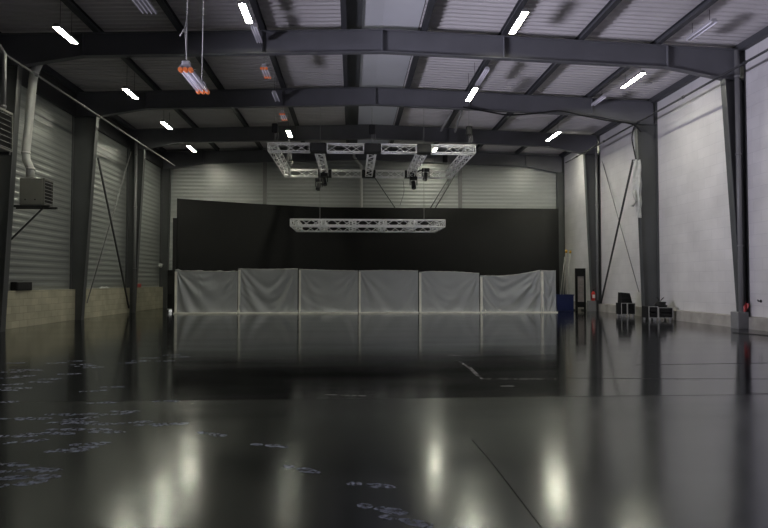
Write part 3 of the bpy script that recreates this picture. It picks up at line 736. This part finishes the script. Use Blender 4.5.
# moving head spotlights under the big truss
def moving_head(x, y, ztop_, tilt, label, clamp=None):
    t = empty('moving_head_light', (x, y, ztop_), label, 'stage light', 'moving head lights under the truss')
    MB().bevbox(x-.20, x+.20, y-.15, y+.15, ztop_-.13, ztop_, .02).build('base', M['black_gloss'], t)
    MB().tube([(x,y,ztop_-.01), clamp or (x,y,zu-s/2+.03)], .035, 8).build('clamp', M['black_gloss'], t)
    w = MB(); w.box(x-.20, x-.16, y-.06, y+.06, ztop_-.45, ztop_-.13).box(x+.16, x+.20, y-.06, y+.06, ztop_-.45, ztop_-.13).box(x-.2, x+.2, y-.06, y+.06, ztop_-.17, ztop_-.13)
    w.build('yoke', M['black_gloss'], t)
    c = Vector((x, y, ztop_-.40)); d = Vector((math.sin(tilt)*.7, -.3, -math.cos(tilt))).normalized()
    w = MB(); w.tube([c-d*.17, c-d*.10, c+d*.10, c+d*.24], .12, 14); hd = w.build('head', M['black_gloss'], t)
    MB().tube([c+d*.24, c+d*.255], .095, 14).build('lens', M['rod'], t)
zb2 = zu-s/2
moving_head(at(324,187,30.6).x, 30.6, zb2-.12, .3, 'black moving head light under the cross truss nearest the ribbed wall')
moving_head(at(319,178,32.45).x, 32.45, zb2-.08, -.4, 'black moving head light behind, at the back truss near the ribbed wall')
moving_head(at(413.5,186,31.2).x, 31.2, zb2-.16, .1, 'black moving head light hanging clear under the truss towards the white wall')
moving_head(at(422.5,172,31.0).x+.16, 31.0, zb2+.25, -.3, 'black moving head light beside the cross truss near the white wall', ((cuts[5]+cuts[6])/2+.15, 31.0, zu-s/2+.05))

# cables
def cable(pts, r, name, label, m='black', grp=None):
    # smooth the polyline
    P_ = [Vector(p) for p in pts]; out = []
    for i in range(len(P_)-1):
        p0 = P_[max(0,i-1)]; p1 = P_[i]; p2 = P_[i+1]; p3 = P_[min(len(P_)-1,i+2)]
        for k in range(6):
            t = k/6; out.append(.5*((2*p1)+(p2-p0)*t+(2*p0-5*p1+4*p2-p3)*t*t+(3*p1-p0-3*p2+p3)*t**3))
    out.append(P_[-1])
    o = MB().tube(out, r, 6).build(name, M[m]); tag(o, label, 'cable', grp)
cable([at(463,107,25.75), at(490,112,25.75), at(510,115,25.75), at(540,113,25.75), at(560,111,25.75), at(585,116,25.75), at(610,121,25.75), at(632,124,25.75), at(641,132,25.8)], .035, 'power_cable', 'black cable sagging along the second beam towards the white wall', grp='loose power cables')
cable([at(634,127,25.75), at(632,138,25.75), at(634,150,25.75), at(636,160,25.75)], .03, 'power_cable', 'black cable dropping beside the second column of the white wall', grp='loose power cables')
cable([at(403,180,33.5), at(404,192,33.5), at(400,205,33.5)], .015, 'power_cable', 'thin cable hanging from the truss over the end wall', grp='loose power cables')
for (a, b, l) in (((452,112),(441,131),'grey tube hanging slantwise beside the truss hoist'), ((462,110),(455,132),'second grey tube hanging nearer the truss hoist')):
    brace(at(a[0],a[1],26.7), at(b[0],b[1],27.6), .05, l, 'rod_light', 'grey tubes by the hoist', 'hanging_tube', 'tube')
brace(at(289,140,26.5), at(287.5,161,28.0), .05, 'pale tube hanging below the light at the truss corner', 'pipe_light', None, 'hanging_tube', 'tube')
g0 = ground(736,331)
cable([(11.98,18.35,.013), (12.05,18.05,.013), (12.25,17.6,.013), (12.33,17.2,.013), (12.45,16.6,.013)], .012, 'floor_cable', 'black cable on the floor before the nearest column of the white wall')

# ------------------------------------------------------------------ white wall side: equipment
# plastic bag tied to the second column
w = MB()
tp = [(632.5,159),(640.5,159)]
def bag(u, v):
    L_ = [(0,633.2,640.2,160),(.15,632.6,641.8,170),(.35,632.0,642.2,183),(.5,633.0,641.6,192),(.62,635.5,641.3,200),(.8,636.4,641,208),(1,636.8,640.6,218)]
    for a, b in zip(L_, L_[1:]):
        if v <= b[0]+1e-6:
            k = (v-a[0])/(b[0]-a[0]); x0, x1, y = (a[i]+(b[i]-a[i])*k for i in (1,2,3)); break
    p = at(x0+(x1-x0)*u, y, 25.70)
    p.y -= .12*math.sin(PI*u)+.05*math.sin(9*u+7*v)+.03*math.sin(21*v)
    return p
w.grid(bag, 16, 40)
t = empty('plastic_wrap', at(637,160,25.7), 'milky plastic wrap hanging high on the second column of the white wall', 'plastic wrap')
w.build('hanging_wrap', M['wrap'], t)
w = MB(); w.tube([at(633,190,25.6), at(634.5,197,25.6), at(636,201,25.6), at(633.5,206,25.6), at(630.5,205.5,25.6)], .07, 8, .035); w.build('loose_end', M['wrap'], t)
MB().tube([at(633.5,160,25.62), at(640.5,160,25.62)], .03, 8).build('tie', M['grey'], t)

def flight_case(x0, x1, y0, y1, z0, z1, label, wheels=True, open_front=True):
    t = empty('flight_case', ((x0+x1)/2, (y0+y1)/2, z0), label, 'flight case', 'flight cases by the white wall')
    if wheels:
        for x in (x0+.08, x1-.08):
            for y in (y0+.08, y1-.08):
                MB().tube([(x-.025,y,z0+.055),(x+.025,y,z0+.055)], .055, 12).build('wheel', M['case_edge'], t)
        z0 = z0+.11
    w = MB()
    if open_front:
        th = .03
        w.box(x0,x1,y0+.02,y1,z0,z0+th).box(x0,x1,y0+.02,y1,z1-th,z1).box(x0,x0+th,y0+.02,y1,z0+th,z1-th).box(x1-th,x1,y0+.02,y1,z0+th,z1-th).box(x0+th,x1-th,y1-th,y1,z0+th,z1-th)
        w.build('shell', M['black_gloss'], t)
        n = 2
        for k in range(n):
            za = z0+th+.02+(z1-z0-2*th-.02)*k/n
            MB().bevbox(x0+th+.01, x1-th-.01, y0+.06, y1-th-.02, za, za+(z1-z0-2*th)/n-.05, .012).build('rack_unit', M['black'], t)
    else:
        w.bevbox(x0,x1,y0+.02,y1,z0,z1,.01); w.build('shell', M['black_gloss'], t)
    e = .022
    fr = MB()
    for z in (z0, z1-e): fr.box(x0-.004, x1+.004, y0, y0+e, z, z+e)
    for x in (x0-.004, x1-e+.004): fr.box(x, x+e, y0, y0+e, z0+e, z1-e)
    if open_front and (x1-x0) > .5: fr.box((x0+x1)/2-.008, (x0+x1)/2+.008, y0+.005, y0+e, z0+e, z0+.05)
    fr.build('edge_trim', M['case_edge'], t)
    return t
y_a = 26.9
xa_, xb_ = at(621.5,310,y_a).x, at(635.5,310,y_a).x
xm_ = at(627.5,310,y_a).x
flight_case(xa_, xm_-.01, y_a, y_a+.6, 0, at(620,303,y_a).z, 'narrow black case on wheels, beside the silver edged pair stacked by the white wall', open_front=False)
flight_case(xm_+.01, min(xb_, XR-.1), y_a, y_a+.6, 0, at(630,303,y_a).z, 'open black rack case with silver edges under the black bag')
t = empty('equipment_bag', ((xa_+xb_)/2, y_a+.3, at(630,303,y_a).z), 'black padded bag lying on the stacked cases', 'bag')
zz = at(626,303,y_a).z+.003
MB().hexa([(xa_+.05,y_a+.05,zz),(xb_-.12,y_a+.05,zz),(xb_-.12,y_a+.5,zz),(xa_+.05,y_a+.5,zz),(xa_+.05,y_a+.10,zz+.48),(xb_-.22,y_a+.08,zz+.44),(xb_-.22,y_a+.45,zz+.40),(xa_+.05,y_a+.45,zz+.48)]).build('body', M['black_gloss'], t)
MB().box(xa_+.06, xb_-.20, y_a+.045, y_a+.07, zz+.20, zz+.24).build('zip_strip', M['black'], t)
y_b = 24.2
xc_, xd_, xe_ = at(649,315,y_b).x, at(658.5,315,y_b).x, at(673.2,315,y_b).x
flight_case(xc_, xd_-.012, y_b, y_b+.62, 0, at(650,306.5,y_b).z, 'black rack case on bright wheels at the foot of the second column')
flight_case(xd_+.012, xe_, y_b, y_b+.62, 0, at(665,307.5,y_b).z, 'open silver edged rack case nearest the viewer by the white wall')
zz = at(665,307.5,y_b).z+.002
t = empty('cable_coil', ((xd_+xe_)/2, y_b+.3, zz), 'black coiled cables heaped on top of the silver edged rack case', 'cable coil')
for k in range(5):
    w = MB(); cx, cyy, r = (xd_+xe_)/2-.06+.03*math.sin(k*2), y_b+.3, .20-.012*k
    w.tube([(cx+r*1.2*math.cos(a_*2*PI/20), cyy+r*math.sin(a_*2*PI/20), zz+.024+.045*k) for a_ in range(20)]+[(cx+r*1.2, cyy, zz+.024+.045*k)], .024, 6)
    w.build('loop', M['black'], t)
MB().tube([(xd_+.1,y_b+.3,zz+.15),(xd_+.16,y_b+.25,zz+.32),(xd_+.06,y_b+.25,zz+.42)], .02, 6).build('loose_end', M['black'], t)
MB().tube([(xd_+.22,y_b+.3,zz+.15),(xd_+.25,y_b+.25,zz+.30),(xd_+.36,y_b+.25,zz+.40)], .02, 6).build('loose_end', M['black'], t)

# blue bin with poles, black frame, extinguisher
yb_ = 32.7
p, q = at(557.5,311,yb_), at(574.5,294.5,yb_)
t = empty('storage_bin', ((p.x+q.x)/2, yb_+.3, 0), 'navy blue open bin holding long poles beside the plastic sheeting', 'bin')
bx0, bx1, bz = p.x, q.x-.05, q.z
w = MB(); th = .03
for (a0,a1,c0,c1) in ((bx0,bx1,yb_,yb_+th),(bx0,bx1,yb_+.6-th,yb_+.6),(bx0,bx0+th,yb_+th,yb_+.6-th),(bx1-th,bx1,yb_+th,yb_+.6-th)): w.box(a0,a1,c0,c1,0.01,bz)
w.box(bx0+th, bx1-th, yb_+th, yb_+.6-th, .01, .04); w.build('body', M['blue'], t)
w = MB()
for (a0,a1,c0,c1) in ((bx0-.03,bx1+.03,yb_-.03,yb_),(bx0-.03,bx1+.03,yb_+.6,yb_+.63),(bx0-.03,bx0,yb_,yb_+.6),(bx1,bx1+.03,yb_,yb_+.6)): w.box(a0,a1,c0,c1,bz-.06,bz)
w.build('rim', M['blue'], t)
poles = [((560.5,294),(564.8,257),'wire',0,'pale pole leaning in the blue bin, closest to the sheeting'), ((563.5,294),(566.2,252.5),'kerb',1,'yellow tipped tall pole in the blue bin, in front of its twin'),
         ((566.5,294),(570.2,253),'kerb',1,'yellow tipped tall pole in the blue bin, nearest the black frame'), ((569,294),(568.2,262),'wire',0,'short pale pole in the blue bin, between the yellow tipped ones')]
for k, ((ax, ay), (bx_, by), mt, tip, lb) in enumerate(poles):
    yy = yb_+.12+.11*k; A, B = at(ax, ay, yy), at(bx_, by, yy)
    D = (A-B).normalized(); A = A + D*((A.z-.055)/(-D.z) if D.z < 0 else 0)
    A.x = min(max(A.x, bx0+.07), bx1-.07)
    t = empty('long_pole', A, lb, 'pole', 'poles in the blue bin')
    MB().tube([A, B], .02, 8).build('shaft', M[mt], t)
    if tip: MB().tube([B-(B-A).normalized()*.02, B+(B-A).normalized()*.14], .055, 10).build('tip', M['yellow'], t)
yf = 32.75
p, q = at(575.5,311,yf), at(585.5,268.3,yf)
x0f, x1f, zf = p.x+.04, q.x, q.z
t = empty('display_frame', ((x0f+x1f)/2, yf, 0), 'tall black framed stand with a pale panel, behind the extinguisher', 'frame')
w = MB(); w.box(x0f-.02, x0f+.10, yf, yf+.10, .08, zf).box(x1f-.08, x1f, yf, yf+.10, .0, zf).box(x0f+.10, x1f-.08, yf, yf+.10, zf-.44, zf).box(x0f+.10, x1f-.08, yf, yf+.10, .2, .5)
w.box(x0f-.02, x0f+.10, yf+.0, yf+.5, 0, .08).box(x1f-.08, x1f, yf+.1, yf+.5, 0, .08)
w.build('outer_frame', M['black_gloss'], t)
MB().box(x0f+.10, x1f-.08, yf+.05, yf+.08, .5, zf-.44).build('pale_panel', M['panel'], t)
for z in (1.0, 1.45): MB().box(x0f+.10, x1f-.08, yf+.03, yf+.05, z, z+.03).build('crossbar', M['grey'], t)
yx = 32.08
c = at(593.3,302.5,yx)
t = empty('fire_extinguisher', (c.x, yx, .582), 'red fire extinguisher standing on the plinth of the third white wall column', 'fire extinguisher')
zx = .582
cx = c.x
MB().lathe([(.085,0),(.105,.015),(.105,.40),(.085,.46),(.045,.50),(.03,.53)], (cx, yx, zx), 18).build('cylinder', M['red'], t)
MB().lathe([(.035,0),(.035,.05),(.02,.06)], (cx, yx, zx+.53), 12).build('valve', M['black_gloss'], t)
MB().bar((cx-.02,yx,zx+.60), (cx+.13,yx-.02,zx+.65), .03, .02).build('handle', M['black_gloss'], t)
MB().tube([(cx+.03,yx,zx+.56),(cx-.10,yx-.05,zx+.50),(cx-.13,yx-.06,zx+.25),(cx-.12,yx-.05,zx+.08)], .016, 8).build('hose', M['black'], t)
w = MB(); w.grid(lambda u, v: (cx+.1065*math.sin((u-.5)*1.5), yx-.1065*math.cos((u-.5)*1.5), zx+.15+.18*v), 8, 2); w.build('label_plate', M['label'], t)
# red cloth on the nearest plinth
c = at(744.2,308,19.8)
w = MB(); w.grid(lambda u, v: (c.x-.10+.16*u+.10*v, 19.77+.02*v+.03*math.sin(8*u+5*v)-.03*v, .592+.30*v+.03*math.sin(7*u)*v), 12, 14)
tag(w.build('red_rag', M['red']), 'red rag tucked upright on the plinth of the nearest white wall column', 'rag')
c = at(751,301.5,19.0)
t = empty('wall_hook', (XR, 19.05, c.z), 'small black hook on the white wall beside the nearest column', 'hook')
MB().tube([(XR-.001,19.3,c.z),(XR-.10,19.3,c.z),(XR-.12,19.3,c.z+.05)], .022, 8).build('peg', M['black'], t)
MB().tube([(XR-.02,19.3,c.z),(XR,19.3,c.z)], .05, 12).build('plate', M['black'], t)

# ------------------------------------------------------------------ light
def area(name, loc, target, sx, sy, power, col, spread=180):
    l = bpy.data.lights.new(name, 'AREA'); l.shape = 'RECTANGLE'; l.size = sx; l.size_y = sy; l.energy = power; l.color = col; l.spread = math.radians(spread)
    o = bpy.data.objects.new(name, l); C.objects.link(o); o.location = loc
    o.rotation_euler = (Vector(target)-Vector(loc)).to_track_quat('-Z', 'Y').to_euler()
    return o
# daylight from an open loading door in the ribbed wall, beside the viewpoint
area('yard_daylight', (-18.0, 9.6, .05), (-17.4, 9.9, 3.2), 7.5, 7.5, DOOR_W, (.86, .83, 1.0), 180)

wd = bpy.data.worlds.new('hall_world'); bpy.context.scene.world = wd; wd.use_nodes = True
wd.node_tree.nodes['Background'].inputs[0].default_value = (.5, .5, .55, 1); wd.node_tree.nodes['Background'].inputs[1].default_value = .02

# ------------------------------------------------------------------ camera
cam = bpy.data.cameras.new('camera'); co = bpy.data.objects.new('camera', cam); C.objects.link(co)
cam.sensor_width = 36; cam.lens = F/768*36; cam.clip_end = 200
R = Matrix((RT, UP, -FW)).transposed()
co.matrix_world = Matrix.Translation(CAM) @ R.to_4x4()
sc = bpy.context.scene; sc.camera = co
sc.view_settings.view_transform = 'Standard'; sc.view_settings.look = 'None'; sc.view_settings.exposure = 0; sc.view_settings.gamma = 1
sc.cycles.max_bounces = 8; sc.cycles.diffuse_bounces = 5; sc.cycles.glossy_bounces = 5; sc.cycles.transparent_max_bounces = 8
sc.cycles.sample_clamp_indirect = 4.0; sc.cycles.use_denoising = True
